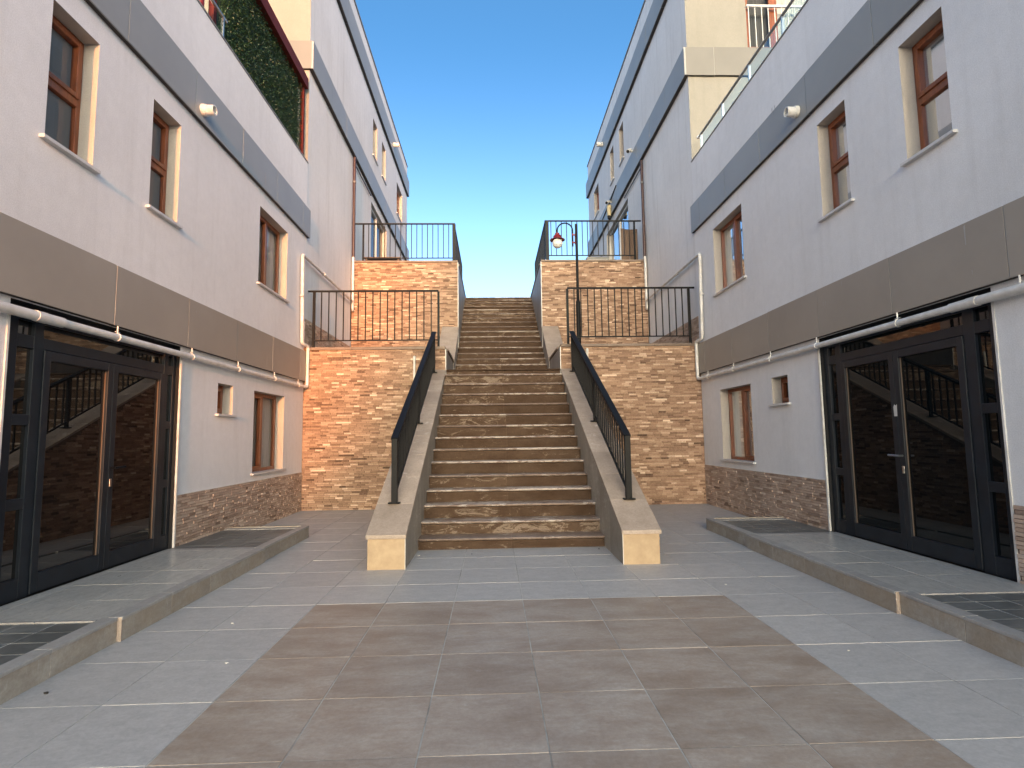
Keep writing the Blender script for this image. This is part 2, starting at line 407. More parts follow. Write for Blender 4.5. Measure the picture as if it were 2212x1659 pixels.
def fascia(parent, F, seams, z0, z1, mat, proj=.06, label=None, soffit=True):
    """row of composite panels with open joints over a sealant backing"""
    b = MB(); fbox(b, F, seams[0], seams[-1] - .004, z0 + .006, z1 - .006, -.002, proj - .006)
    fa = b.build('fascia', M['sealant'], parent, label=label)
    for s0, s1 in zip(seams, seams[1:]):
        p = MB(); j = .005; dz = random.uniform(-.003, .003); dd = random.uniform(-.0015, .0015)
        fbox(p, F, s0 + j, s1 - j, z0 + dz, z1 + dz, proj - .014, proj + dd); p.build('panel', mat, fa, bev=.003)
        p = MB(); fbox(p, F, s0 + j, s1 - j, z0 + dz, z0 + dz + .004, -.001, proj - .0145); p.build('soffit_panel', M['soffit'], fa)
    return fa

# ------------------------------------------------------------------ stone cladding
_stone_cache = {}
def stone_mesh(L, H, prot, tone, mat):
    key = (round(L, 3), round(H, 3), prot, tone, mat.name)
    if key not in _stone_cache:
        g = .0010; rr = random.Random(hash((round(L * 1000), prot, round(tone * 100))) & 0xffff)
        d = [prot + rr.uniform(-.002, .002) for _ in range(4)]; b = .003
        x0, x1, z0, z1 = g, L - g, g, H - g
        mb = MB(); mb.v = [(x0, 0, z0), (x1, 0, z0), (x1, 0, z1), (x0, 0, z1),
                           (x0 + b, -d[0], z0 + b), (x1 - b, -d[1], z0 + b), (x1 - b, -d[2], z1 - b), (x0 + b, -d[3], z1 - b)]
        mb.f = [(4, 5, 6, 7), (0, 1, 5, 4), (1, 2, 6, 5), (2, 3, 7, 6), (3, 0, 4, 7)]; mb.tone = [tone] * 5
        _stone_cache[key] = mb.mesh('stone', mat, tone=True)
    return _stone_cache[key]

def clad(parent, origin, rz, W, H, inside, mat, singles=0, seed=1, row=.037, depth=(.006, .022)):
    rnd = random.Random(seed); T = Matrix.Translation(origin) @ Matrix.Rotation(rz, 4, 'Z')
    stones = []; n = int(H / row + .5); rh = H / n
    for r in range(n):
        u = -rnd.choice((0, .05, .1))
        while u < W:
            L = rnd.choice((.155, .155, .155, .155, .155, .31, .105, .12, .2)); u1 = min(u + L, W); u0 = max(u, 0)
            if u1 - u0 > .02 and inside(u0, r * rh, u1, (r + 1) * rh):
                tone = min(.98, max(.02, rnd.gauss(.48, .17) + (.28 if rnd.random() < .07 else 0)))
                pr = rnd.choice((.007, .009, .011, .013, .017))
                stones.append((u0, r * rh, u1 - u0, round(tone * 12) / 12, pr))
            u += L
    idx = sorted(range(len(stones)), key=lambda i: (-stones[i][2], rnd.random()))[:singles]; single = set(idx)
    big = MB()
    for i, (u, v, L, tone, pr) in enumerate(stones):
        me = stone_mesh(L, rh, pr, tone, mat)
        if i in single:
            o = bpy.data.objects.new('stone', me); COL.objects.link(o); o.parent = parent
            o.matrix_local = T @ Matrix.Translation((u, 0, v))
        else:
            b = len(big.v)
            for vv in me.vertices:
                q = T @ Vector((vv.co.x + u, vv.co.y, vv.co.z + v)); big.v.append(tuple(q))
            for p in me.polygons: big.f.append(tuple(b + k for k in p.vertices)); big.tone.append(tone)
    if big.f: big.build('stone_cladding', mat, parent, kind='stuff', tone=True)
always = lambda *a: True

# ------------------------------------------------------------------ ground
g = MB()
# flat ground; unseen ridge behind, higher to the right, added to shape the sunlight
xs = [-900, -300, -120, -60, -20, -4, 3.5, 4.8, 5.4, 6.3, 8, 10, 16, 19, 60, 120, 300, 900]
hx = [3, 3, 4, 6, 8, 8.4, 8.5, 9.8, 11.4, 14.7, 18, 20, 20, 9, 6, 4, 3, 3]
ys = [-900, -300, -140, -110, -84, -80, -66, -60, 12, 60, 120, 300, 900]
hy = {-900: .3, -300: .5, -140: .5, -110: .45, -84: 1, -80: 1}
gi = {}
for i, x in enumerate(xs):
    for j, y in enumerate(ys): gi[i, j] = len(g.v); g.v.append((x, y, hx[i] * hy[y] if y in hy else -.065))
for i in range(len(xs) - 1):
    for j in range(len(ys) - 1): g.f.append((gi[i, j], gi[i + 1, j], gi[i + 1, j + 1], gi[i, j + 1]))
ground = struct(g.build('ground', M['earth']))
pv = struct(MB().box(-30, 30, -46, YE + .1, -.06, -.0035).build('paving', M['grout']))

def tile_mesh(name, w, d, t, mat, bev=.0016):
    mb = MB(); b = bev
    mb.v = [(0, 0, -t), (w, 0, -t), (w, d, -t), (0, d, -t), (0, 0, -b), (w, 0, -b), (w, d, -b), (0, d, -b), (b, b, 0), (w - b, b, 0), (w - b, d - b, 0), (b, d - b, 0)]
    mb.f = [(8, 9, 10, 11)] + [(i, (i + 1) % 4, 4 + (i + 1) % 4, 4 + i) for i in range(4)] + [(4 + i, 4 + (i + 1) % 4, 8 + (i + 1) % 4, 8 + i) for i in range(4)]
    return mb.mesh(name, mat)
_tc = {}
def tile(parent, x, y, z, w, d, mk, t=.012):
    key = (round(w, 3), round(d, 3), mk)
    if key not in _tc: _tc[key] = tile_mesh('tile', w, d, t, M[mk])
    o = bpy.data.objects.new('tile', _tc[key]); COL.objects.link(o); o.parent = parent
    o.location = (x, y, z + random.uniform(-.0008, .0008)); o.rotation_euler = (random.uniform(-.0012, .0012), random.uniform(-.0012, .0012), random.uniform(-.001, .001)); return o
GX, GY, G = -.358, 2.68, .0036
KL, KR = -2.73, 3.20
for i in range(-6, 8):
    for j in range(-7, 15):
        x0, y0 = GX + .6 * i, GY + .6 * j; x1, y1 = x0 + .6, y0 + .6
        x0c, x1c = max(x0, XL), min(x1, XR)
        if y0 < 8.2:
            x0c, x1c = max(x0c, KL - .06 if x0 > KL - .61 else 99), min(x1c, KR + .06)
        if x1c - x0c < .06 or x0c > 90: continue
        y1c = min(y1, YE)
        if x0 > -1.0 and x1 < 1.5 and y0 > 7.6: continue
        brown = -2 <= i <= 3 and j <= 3
        tile(pv, x0c + G, y0 + G, 0, x1c - x0c - 2 * G, y1c - y0 - 2 * G, 'tile_brown' if brown else 'tile_grey')

# small rubbish lying on the tiles
for k, (x, y, r, mk, lb) in enumerate([(-1.74, 3.83, .011, 'litter', 'tiny white chip on grey tile left of the brown field'),
        (-2.06, 4.62, .014, 'litter', 'flat white scrap on grey tile close to left kerb'),
        (-.93, 7.02, .016, 'litter', 'white stone chip beside the foot of the left stair cheek'),
        (-.28, 7.05, .013, 'dark_litter', 'small dark pebble in front of the lowest step'),
        (-2.58, 3.45, .016, 'dark_litter', 'curled dark leaf on grey tile by the near left kerb'),
        (2.32, 3.75, .010, 'litter', 'tiny white chip on grey tile right of the brown field'),
        (2.2, 5.42, .010, 'litter', 'tiny white speck on the tile by brown field right corner'),
        (1.32, 7.2, .016, 'dark_litter', 'dark pebble beside the foot of the right stair cheek')]):
    mb = MB(); pts = []
    rr = random.Random(k)
    for q in range(6):
        a = q * math.pi / 3; pts.append((x + math.cos(a) * r * .75 * rr.uniform(.6, 1.5), y + math.sin(a) * r * .75 * rr.uniform(.6, 1.3), .001))
    mb.prism(pts, (0, 0, r * .5)); mb.build('debris', M[mk], label=lb, cat='debris')

# ------------------------------------------------------------------ raised landings in front of the doors
def landing(F, side, k_near, k_far, lbl):
    base = MB(); fbox(base, F, YB, 8.48, -.04, .1465, 0, 1.14)
    root = struct(base.build('door_landing', M['grout']))
    W = 1.17 if side == 'L' else 1.20
    def T(u0, u1, d0, d1, mk, z=.152):
        a = F(u0, 0, d0); b = F(u1, 0, d1); g_ = .006 if mk == 'tile_dark' else .002; tile(root, min(a[0], b[0]) + g_, u0 + g_, z, abs(a[0] - b[0]) - 2 * g_, u1 - u0 - 2 * g_, mk)
    # landing tiles
    n = 5; st = (k_far - k_near) / n
    for q in range(n):
        for d0, d1 in ((.005, .13), (.13, .61), (.61, W - .10)):
            T(k_near + q * st, k_near + (q + 1) * st, d0, d1, 'tile_landing', .156)
    T(k_far, k_far + .12, .005, .61, 'kerb_cap', .156); T(k_far, k_far + .12, .61, W - .10, 'kerb_cap', .156)
    T(k_near - .035, k_near, .005, .61, 'kerb_cap', .158); T(k_near - .035, k_near, .61, W - .14, 'kerb_cap', .158)
    T(8.34, 8.47, .005, .61, 'kerb_cap', .156); T(8.34, 8.47, .61, W - .10, 'kerb_cap', .156)
    # dark slate fields
    for (a, b) in ((k_near - 2.4, k_near - .04), (k_far + .125, 8.335)):
        rows = max(1, round((b - a) / .2)); s = (b - a) / rows
        for q in range(rows):
            for c in range(4):
                cw = (W - .15) / 4
                T(a + q * s, a + (q + 1) * s, .005 + c * cw, .005 + (c + 1) * cw, 'tile_dark', .150)
    # kerb: cap stones and face slabs
    def kerb(u0, u1, off):
        n = max(1, round((u1 - u0) / .62)); s = (u1 - u0) / n
        for q in range(n):
            a, b = u0 + q * s, u0 + (q + 1) * s
            mb = MB(); fbox(mb, F, a + .002, b - .002, .148, .172, W - .105 + off, W + .006 + off); mb.build('kerb_cap', M['kerb_cap'], root, bev=.004)
            mb = MB(); fbox(mb, F, a + .0015, b - .0015, -.02, .1475, W - .02 + off, W + off); mb.build('kerb_face', M['kerb'], root, bev=.002)
    kerb(k_near - 4.9, k_near - .004, 0); kerb(k_near, k_far, .028); kerb(k_far + .004, 8.48, 0)
    mb = MB(); fbox(mb, F, k_near - .003, k_near + .006, -.02, .168, W - .01, W + .030); mb.build('edge_strip', M['cap'], root)
    mb = MB(); fbox(mb, F, 8.48, 8.50, -.02, .170, 0, W); mb.build('kerb_end', M['kerb'], root)
landing(FL, 'L', 4.28, 6.84, 'left'); landing(FR, 'R', 4.46, 7.08, 'right')

# ------------------------------------------------------------------ buildings
def door(parent, F, u0, u1, ztop, zb, leaf, side_n, side_f, side):
    """double door with side lights and transom lights"""
    d = -.04; gm = M['door_glass'] if side == 'L' else M['door_glass_r']
    ztr0, ztr1 = ztop - .35, ztop - .25          # transom bar
    zt = ztop - .10
    mb = MB()
    def b(a, c, e, g_, dd0=-.10, dd1=d): fbox(mb, F, a, c, e, g_, dd0, dd1)
    b(u0, side_n[0], zb, zt); b(side_f[1], u1, zb, zt)                                  # outer stiles
    b(side_n[1], leaf[0], zb, zt, -.10, d + .001); b(leaf[1], side_f[0], zb, zt, -.10, d + .001)
    b(side_n[0], side_n[1], ztr0 - .01, ztr1, -.098, d - .001); b(leaf[0], leaf[1], ztr0, ztr1, -.098, d - .001); b(side_f[0], side_f[1], ztr0 - .01, ztr1, -.098, d - .001)
    b(side_n[0], side_n[1], zb, zb + .17, -.098, d - .001); b(side_f[0], side_f[1], zb, zb + .17, -.098, d - .001)
    for s in (side_n, side_f):
        for zz in (.93, 1.63): b(s[0], s[1], zz - .045, zz + .045, -.098, d - .001)
    b(u0 + .001, u1 - .001, zt - .005, ztop + .05, -.25, -.09)
    b(side_n[0], side_n[1], zt - .03, zt - .0055, -.098, d - .001); b(leaf[0], leaf[1], zt - .03, zt - .0055, -.098, d - .001); b(side_f[0], side_f[1], zt - .03, zt - .0055, -.098, d - .001)
    fr = mb.build('entrance_door', M['door_metal'], parent, bev=.004)
    def pane(a, c, e, g_, dd=-.07):
        p = MB(); p.quad(F(a, e, dd), F(c, e, dd), F(c, g_, dd), F(a, g_, dd)); p.build('pane', gm, fr)
    pane(side_n[0], side_n[1], ztr1, zt); pane(side_f[0], side_f[1], ztr1, zt); pane(leaf[0], leaf[1], ztr1, zt)
    for s in (side_n, side_f):
        for a, c in ((zb + .17, .885), (.975, 1.585), (1.675, ztr0 - .01)): pane(s[0], s[1], a, c)
    um = (leaf[0] + leaf[1]) / 2
    for l0, l1 in ((leaf[0] + .006, um - .003), (um + .003, leaf[1] - .006)):
        m2 = MB(); z0, z1 = zb + .012, ztr0 - .006; w = .075
        fbox(m2, F, l0, l0 + w, z0, z1, -.10, d + .012); fbox(m2, F, l1 - w, l1, z0, z1, -.10, d + .012)
        fbox(m2, F, l0 + w, l1 - w, z0, z0 + .16, -.10, d + .011); fbox(m2, F, l0 + w, l1 - w, z1 - .085, z1, -.10, d + .011)
        m2.build('door_leaf', M['door_metal'], fr, bev=.004)
        pane(l0 + w, l1 - w, z0 + .16, z1 - .085, -.06)
        m3 = MB()                                   # bright rubber bead round the pane
        for a, c in ((l0 + w, l0 + w + .006), (l1 - w - .006, l1 - w)): fbox(m3, F, a, c, z0 + .16, z1 - .085, -.059, -.05)
        m3.build('glazing_bead', M['grout_dark'], fr)
    hm = M['black_metal'] if side == 'L' else M['silver']
    hu = um - .04 if side == 'R' else um + .03
    s = 1 if side == 'L' else 1
    h = MB(); p0 = F(hu, 1.17, d + .012); p1 = F(hu, 1.17, d + .06); p2 = F(hu + .15 * s, 1.175, d + .065)
    h.tube([p0, p1], .011, 10); h.tube([F(hu - .01, 1.17, d + .06), p2], .010, 10); h.build('door_handle', hm, fr, True)
    h = MB(); fbox(h, F, hu - .015, hu + .015, .98, 1.06, d + .012, d + .02); h.build('lock_plate', M['silver'], fr, bev=.003)
    return fr

def cells(fr, u0, u1, z, F):
    pass

def front_block(F, side):
    S = 0 if side == 'L' else 1
    lab = ('pale plastered block on the left with green hedge screen on its roof terrace', 'pale plastered block on the right with long glass balustrade on its roof terrace')[S]
    B = thing('apartment_building', lab, 'building', 'plastered blocks lining the alley', F(4, 0, -3))
    B.location = (0, 0, 0)
    zl0, zl1 = ((2.62, 3.24), (2.70, 3.33))[S]; zu0, zu1 = ((5.68, 6.28), (5.77, 6.36))[S]; zp = (7.30, 7.36)[S]
    if S == 0:
        H = [(4.80, 5.39, 4.10, 5.40), (6.29, 6.86, 4.10, 5.40), (9.27, 10.54, 4.05, 5.38), (8.04, 8.50, 1.81, 2.25), (9.25, 10.57, .90, 2.24)]
        D = (4.58, 7.05, .14, 2.61); seam_l = [.2, 1.6, 2.98, 4.36, 5.73, 7.10, 8.45, 9.82, 11.2, 11.62]; seam_u = [.2, 1.6, 2.98, 4.36, 5.71, 7.06, 8.44, 9.82, 11.2, 11.66]
    else:
        H = [(4.93, 5.51, 4.26, 5.55), (6.44, 7.03, 4.25, 5.55), (9.36, 10.63, 4.15, 5.47), (8.16, 8.64, 1.88, 2.30), (9.37, 10.65, .95, 2.28)]
        D = (4.69, 7.30, .14, 2.69); seam_l = [.3, 1.7, 3.07, 4.44, 5.82, 7.19, 8.55, 9.89, 11.2, 11.62]; seam_u = [.3, 1.7, 3.07, 4.42, 5.79, 7.14, 8.50, 9.85, 11.14, 11.64]
    wall('wall', F, YB, YE, 0, zp, H + [D], M['wall'], B)
    body = MB(); fbox(body, F, YB, YE - .01, 0, 6.45, -7.5, -.30); body.build('core', M['wall'], B)
    par = MB(); fbox(par, F, YB, YE - .01, 6.45, zp - .01, -.299, -.16); par.build('parapet', M['wall'], B)
    cp = MB(); fbox(cp, F, YB, YE - .005, zp, zp + .025, -.17, .014); cp.build('coping', M['coping'], B, bev=.003)
    st = ['hbar', 'hbar', 'vbar', 'plain', 'vbar']; bk = ['grey_blind', 'grey_blind', 'curtain', 'dark_void', 'curtain']
    wl = ['tall narrow window nearest the courtyard mouth', 'tall narrow window in the middle of the upper floor', 'wide window at the far end of the upper floor', 'small square window on the ground floor', 'tall two-part window on the ground floor']
    ws = [window(B, F, h, s, k, label=l) for h, s, k, l in zip(H, st, bk, wl)]
    reveals(F, H, .30, M['reveal'], ws)
    # door niche
    nb = MB(); a, b, c, e = D
    nb.quad(F(a, c, 0), F(a, e, 0), F(a, e, -.3), F(a, c, -.3)); nb.quad(F(b, c, 0), F(b, e, 0), F(b, e, -.3), F(b, c, -.3))
    nb.quad(F(a, e, 0), F(b, e, 0), F(b, e, -.3), F(a, e, -.3)); nb.quad(F(a, c, 0), F(b, c, 0), F(b, c, -.3), F(a, c, -.3))
    nb.build('door_recess', M['dark_void'], B)
    if S == 0: door(B, F, 4.60, 7.04, 2.60, .15, (4.99, 6.80), (4.72, 4.89), (6.88, 6.98), 'L')
    else: door(B, F, 4.70, 7.28, 2.68, .15, (5.06, 6.93), (4.78, 4.94), (7.04, 7.19), 'R')
    tr = MB(); u = D[1]; fbox(tr, F, u + .002, u + .028, .15, D[3] - .13, -.005, .022); tr.build('edge_trim', M['white_pvc'], B)
    tr = MB(); u = D[0]; fbox(tr, F, u - .022, u - .002, .15, D[3] - .13, -.005, .012); tr.build('edge_trim', M['white_pvc'], B)
    fascia(B, F, seam_l, zl0, zl1, M['fascia_low'], label='lower row of taupe panels')
    fascia(B, F, seam_u, zu0, zu1, M['fascia'], label='upper row of grey panels')
    back = MB(); fbox(back, F, YB, 0 if S == 0 else .3, zl0, zl1, 0, .06); fbox(back, F, YB, .2 if S == 0 else .3, zu0, zu1, 0, .06); back.build('fascia_run', M['fascia'], B)
    # lower stone base
    zs = (.77, .80)[S]
    bp = MB(); fbox(bp, F, D[1] + .03, YE - .012, 0, zs, 0, .004); fbox(bp, F, -10, D[0] - .025, 0, zs, 0, .004); bp.build('base_backing', M['grout_dark'], B)
    tr = MB(); fbox(tr, F, D[1] + .03, YE - .012, zs, zs + .008, 0, .018); tr.build('base_trim', M['white_pvc'], B)
    if S == 0:
        clad(B, (XL + .004, D[1] + .03, 0), math.pi / 2, YE - .012 - D[1] - .03, zs, always, M['stone_dark'], 280, 11)
        clad(B, (XL + .004, 2.5, 0), math.pi / 2, D[0] - .025 - 2.5, zs, always, M['stone_dark'], 0, 12)
    else:
        clad(B, (XR - .004, YE - .012, 0), -math.pi / 2, YE - .012 - D[1] - .03, zs, always, M['stone_dark'], 280, 13)
        clad(B, (XR - .004, D[0] - .025, 0), -math.pi / 2, D[0] - .025 - 2.5, zs, always, M['stone_dark'], 0, 14)
    return B
BL = front_block(FL, 'L'); BR = front_block(FR, 'R')
def vent(parent, F, u, z, d0, L=.16, r=.068, open_to=None):
    mb = MB(); n = 20
    def ring(dd, rr): return [F(u + rr * math.cos(2 * math.pi * k / n), z + rr * math.sin(2 * math.pi * k / n), dd) for k in range(n)]
    for dd, rr in ((d0, r), (d0 + L, r), (d0 + L, r - .012), (d0 + .03, r - .012)): mb.v += ring(dd, rr)
    for i in range(3):
        for k in range(n):
            l = (k + 1) % n; mb.f.append((i * n + k, i * n + l, (i + 1) * n + l, (i + 1) * n + k))
    mb.f.append(tuple(3 * n + k for k in range(n)))
    mb2 = MB(); mb2.v += ring(d0, r + .012) + ring(d0 + .05, r + .012)
    for k in range(n): l = (k + 1) % n; mb2.f.append((k, l, n + l, n + k))
    mb2.f.append(tuple(n + k for k in range(n)))
    o = mb.build('vent_pipe', M['white_pvc'], parent, True)
    mb2.build('vent_collar', M['white_pvc'], o, True)
vent(BL, FL, 7.24, 5.84, .06); vent(BR, FR, 7.37, 5.95, .06)

# rear blocks
def rear_block(F, side):
    S = 0 if side == 'L' else 1
    lab = ('tall pale rear block beyond the left terraces, its front face lit peach by the sun', 'tall pale rear block beyond the right terraces with security cameras and a juliet window')[S]
    B = thing('apartment_building', lab, 'building', 'plastered blocks lining the alley')
    y0 = YE + .004; y1 = (25.3, 24.25)[S]; zt = (14.08, 13.6)[S]
    z2 = ((9.43, 10.07), (9.36, 10.02))[S]; z3 = ((12.66, 13.38), (12.12, 12.80))[S]
    if S == 0: H = [(17.95, 18.62, 10.83, 12.13), (19.45, 20.12, 10.83, 12.13), (22.55, 23.92, 10.73, 12.08), (17.8, 20.4, 6.45, 9.15), (22.2, 22.9, 8.0, 8.8)]
    else: H = [(17.55, 18.12, 10.58, 11.84), (19.05, 19.62, 10.58, 11.82), (21.92, 22.93, 10.58, 11.76), (17.25, 20.6, 6.45, 9.05), (21.6, 22.2, 7.9, 8.6)]
    off = -.012
    G_ = lambda u, z, d: F(u, z, d + off)
    wall('side_wall', G_, y0, y1, 3.1, zt, H, M['wall_old'], B, end0=False)
    core = MB(); fbox(core, G_, y0 + .31, y1 - .01, 0, zt - .3, -7.4, -.31); core.build('core', M['wall'], B)
    en = MB(); fbox(en, G_, y1 - .012, y1 - .004, 3.1, zt - .01, -7.4, 0); en.build('end_wall', M['wall'], B)
    ws = []
    for h, s, b in zip(H[:3], ('plain', 'plain', 'plain'), ('grey_blind', 'grey_blind', 'dark_void')): ws.append(window(B, G_, h, s, b))
    ws.append(window(B, G_, H[3], 'vbar', 'curtain_dark', sill=False, fr=.10, frame=M['white_paint'], label='white framed glazed terrace door'))
    ws.append(window(B, G_, H[4], 'plain', 'dark_void'))
    reveals(G_, H, .30, M['reveal'], ws)
    # front wall facing the viewer
    sgn = -1 if S == 0 else 1
    FF = FY(y0)
    xa, xb = sorted(((XL - .013), (XL - 7.4))) if S == 0 else sorted((XR + .013, XR + 7.4))
    holes = [] if S == 0 else [(5.80, 7.60, 10.06, 12.4)]
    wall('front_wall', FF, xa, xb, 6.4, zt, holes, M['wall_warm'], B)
    # fascia rows wrapping the corner
    n = int((y1 - y0) / 1.36)
    s2 = [y0 - .06] + [y0 + 1.36 * (i + 1) for i in range(n)]; s2[-1] = y1 + .06
    fascia(B, G_, s2, z2[0], z2[1], M['fascia'], .095); fascia(B, G_, s2, z3[0], z3[1], M['fascia'], .095)
    if S == 0: fr = [xa, -6.6, -5.24, XL + .05]
    else: fr = [XR - .05, 5.0, 6.36, 7.72, xb]
    fascia(B, FF, fr, z2[0], z2[1], M['fascia_warm'], .062); fascia(B, FF, fr, z3[0], z3[1], M['fascia_warm'], .062)
    cp = MB(); fbox(cp, G_, y0 - .03, y1 + .03, zt, zt + .05, -7.4, .03); cp.build('roof_coping', M['coping'], B)
    vent(B, G_, (21.3, 20.5)[S], (13.0, 12.62)[S], .07, .24, .085)
    # stone base along the terrace
    bp = MB(); fbox(bp, G_, y0, 15.34, 3.1, 3.95, 0, .004); bp.build('base_backing', M['grout_dark'], B)
    if S == 0: clad(B, (XL - .008, y0, 3.1), math.pi / 2, 15.34 - y0, .85, always, M['stone_dark'], 0, 21)
    else: clad(B, (XR + .008, 15.34, 3.1), -math.pi / 2, 15.34 - y0, .85, always, M['stone_dark'], 0, 22)
    return B, G_
CL, GLf = rear_block(FL, 'L'); CR, GRf = rear_block(FR, 'R')

# juliet window in the right rear block front
FF = FY(YE + .004)
w = window(CR, FF, (5.80, 7.60, 10.06, 12.4), 'none', 'curtain_dark', sill=False, fr=.12, label='tall brown framed window with juliet railing')
mb = MB(); fbox(mb, FF, 6.40, 6.58, 10.1, 12.36, -.19, -.11); mb.build('mullion', M['frame_brown'], w, bev=.006)
mb = MB()
for i in range(30):
    u0, u1 = 6.6 + i * .031, 6.6 + (i + 1) * .031
    mb.quad(FF(u0, 10.08, -.22 + .012 * math.sin(i * 1.3)), FF(u1, 10.08, -.22 + .012 * math.sin((i + 1) * 1.3)), FF(u1, 12.38, -.22 + .012 * math.sin((i + 1) * 1.3)), FF(u0, 12.38, -.22 + .012 * math.sin(i * 1.3)))
mb.build('curtain', M['curtain'], w, True)
reveals(FF, [(5.80, 7.60, 10.06, 12.4)], .3, M['reveal'], [w])
mb = MB(); fbox(mb, FF, 5.82, 7.58, 11.04, 11.085, -.03, .02); jr = mb.build('juliet_railing', M['white_paint'], CR)
for i in range(12):
    mb = MB(); u = 5.86 + i * .152; fbox(mb, FF, u - .008, u + .008, 10.075, 11.04, -.012, .004); mb.build('baluster', M['white_paint'], jr)

# ------------------------------------------------------------------ terraces, retaining walls
CXL, CXR = -.98, 1.43            # stair corridor
UXL, UXR = -.95, 1.40            # upper flight corridor
ST_L = [(7.35 + .307 * i, z) for i, z in enumerate([0.143, 0.312, 0.497, 0.677, 0.864, 1.056, 1.248, 1.442, 1.640, 1.845, 2.052, 2.268, 2.492, 2.712, 2.85])]
ST_U = [(13.85, 3.09)] + [(14.2 + .345 * i, z) for i, z in enumerate([3.285, 3.484, 3.683, 3.896, 4.117, 4.325, 4.544, 4.75, 4.963, 5.165, 5.376, 5.591, 5.786, 5.986, 6.17, 6.343])]
for x0, x1 in ((XL + .002, CXL - .45), (CXR + .45, XR - .002)):
    mb = MB(); mb.box(x0 if x0 < 0 else CXR - .0 + .3, CXL - .3 if x0 < 0 else x1, YE + .3, 15.42, -.05, 3.18); struct(mb.build('terrace', M['grout']))
    xa, xb = (x0, UXL - .3) if x0 < 0 else (UXR + .3, x1)
    mb = MB(); mb.box(xa, xb, 15.64, 24.2, -.05, 6.28); struct(mb.build('terrace', M['grout']))
mb = MB(); mb.box(-40, 40, 26.2, 70, -.05, 6.27); mb.box(XL, XR, 19.75, 26.15, -.05, 6.28); struct(mb.build('upper_ground', M['roof']))

def retaining(x0, x1, y, zb, zt, ret_x, ret_y1, seed, label, singles, cap_over, side):
    T_ = thing('retaining_wall', label, 'wall', 'stone clad retaining walls beside the stairs')
    mb = MB(); mb.box(x0, x1, y, y + .3, zb, zt)
    s = .3 if ret_x < 0 else -.3
    mb.box(min(ret_x, ret_x - s), max(ret_x, ret_x - s), y + .3, ret_y1, zb, zt - .001)
    mb.build('core', M['grout_dark'], T_)
    W = x1 - x0
    clad(T_, (x0, y, zb), 0, W, zt - zb, always, M['stone_tan'], singles, seed)
    # slabs on the side that faces the stairs
    n = max(1, round((ret_y1 - y) / .62)); st = (ret_y1 - y) / n
    sg = 1 if ret_x < 0 else -1
    zs = [zb + .0]; 
    while zs[-1] + .62 < zt: zs.append(zs[-1] + .60)
    zs.append(zt)
    for i in range(n):
        for a, b in zip(zs, zs[1:]):
            mb = MB(); mb.box(ret_x, ret_x + sg * .012, y + i * st + .001 - (.014 if i == 0 else 0), y + (i + 1) * st - .001, a + .001, b - .001); mb.build('side_slab', M['side_tile'], T_)
    mb = MB(); mb.box(ret_x - sg * .004, ret_x + sg * .013, y - .024, y - .0145, zb, zt); mb.build('corner_trim', M['white_pvc'], T_)
    # coping in lengths
    m = max(2, round(W / .95)); cs = W / m
    for i in range(m):
        mb = MB(); mb.box(x0 + i * cs + .002, x0 + (i + 1) * cs - .002 + (0 if i < m - 1 else 0), y - .045, y + .30, zt, zt + cap_over); mb.build('coping', M['cap_dark'], T_, bev=.004)
    m = max(1, round((ret_y1 - y - .3) / .8)); cs = (ret_y1 - y - .3) / m
    for i in range(m):
        mb = MB(); mb.box(ret_x + sg * .035, ret_x - sg * .30, y + .302 + i * cs, y + .30 + (i + 1) * cs, zt, zt + cap_over); mb.build('coping', M['cap_dark'], T_, bev=.004)
    return T_
retaining(XL + .003, CXL, YE, 0, 3.27, CXL, 13.7, 31, 'lower left stone retaining wall, glowing orange where the sun reaches it', 300, .055, 0)
retaining(CXR, XR - .003, YE, 0, 3.30, CXR, 13.7, 32, 'lower right stone retaining wall, all in shade, street lamp above it', 300, .055, 1)
retaining(XL + .003, UXL, 15.38, 3.1, 6.33, UXL, 19.7, 33, 'upper left stone retaining wall behind the first terrace, orange at its left edge', 300, .05, 0)
retaining(UXR, XR - .003, 15.38, 3.1, 6.34, UXR, 19.7, 34, 'upper right stone retaining wall behind the lamp pole', 300, .05, 1)

# ------------------------------------------------------------------ staircase
ST = thing('staircase', 'long brown stone staircase climbing between the two stone walls, lime bloom on its risers', 'stairs')
mb = MB()
def core(x0, x1, steps, yend, zb):
    prev = zb
    for (y, z), nx in zip(steps, steps[1:] + [(yend, None)]):
        mb.box(x0 + .004, x1 - .004, y + .03, yend, prev - (.0 if prev == zb else .0), z - .040); prev = z - .040
core(CXL, CXR, ST_L, 14.2, -.02); core(UXL, UXR, ST_U, 19.72, 2.6)
mb.build('core', M['grout_dark'], ST)
JX = .215
def steps(x0, x1, st, z_start, yend, last=True):
    zp = z_start
    for k, (y, z) in enumerate(st):
        yn = st[k + 1][0] if k + 1 < len(st) else yend
        jx = JX + random.uniform(-.02, .02)
        plain = (k == len(st) - 1) and last
        for a, b in ((x0 + .002, jx - .001), (jx + .001, x1 - .002)):
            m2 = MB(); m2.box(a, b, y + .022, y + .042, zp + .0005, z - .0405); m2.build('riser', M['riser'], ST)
            # tread with rounded nose
            r = .0165; pts = [(a, yn + .04, z - .040), (a, yn + .04, z)]
            for q in range(5):
                t = math.pi / 2 + math.pi * q / 4; pts.append((a, y + r + r * math.cos(t), z - r + r * math.sin(t)))
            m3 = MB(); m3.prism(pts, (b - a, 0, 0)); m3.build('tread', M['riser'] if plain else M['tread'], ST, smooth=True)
        zp = z
steps(CXL, CXR, ST_L, 0, 13.85); steps(UXL, UXR, ST_U, 2.85, 19.75, False)

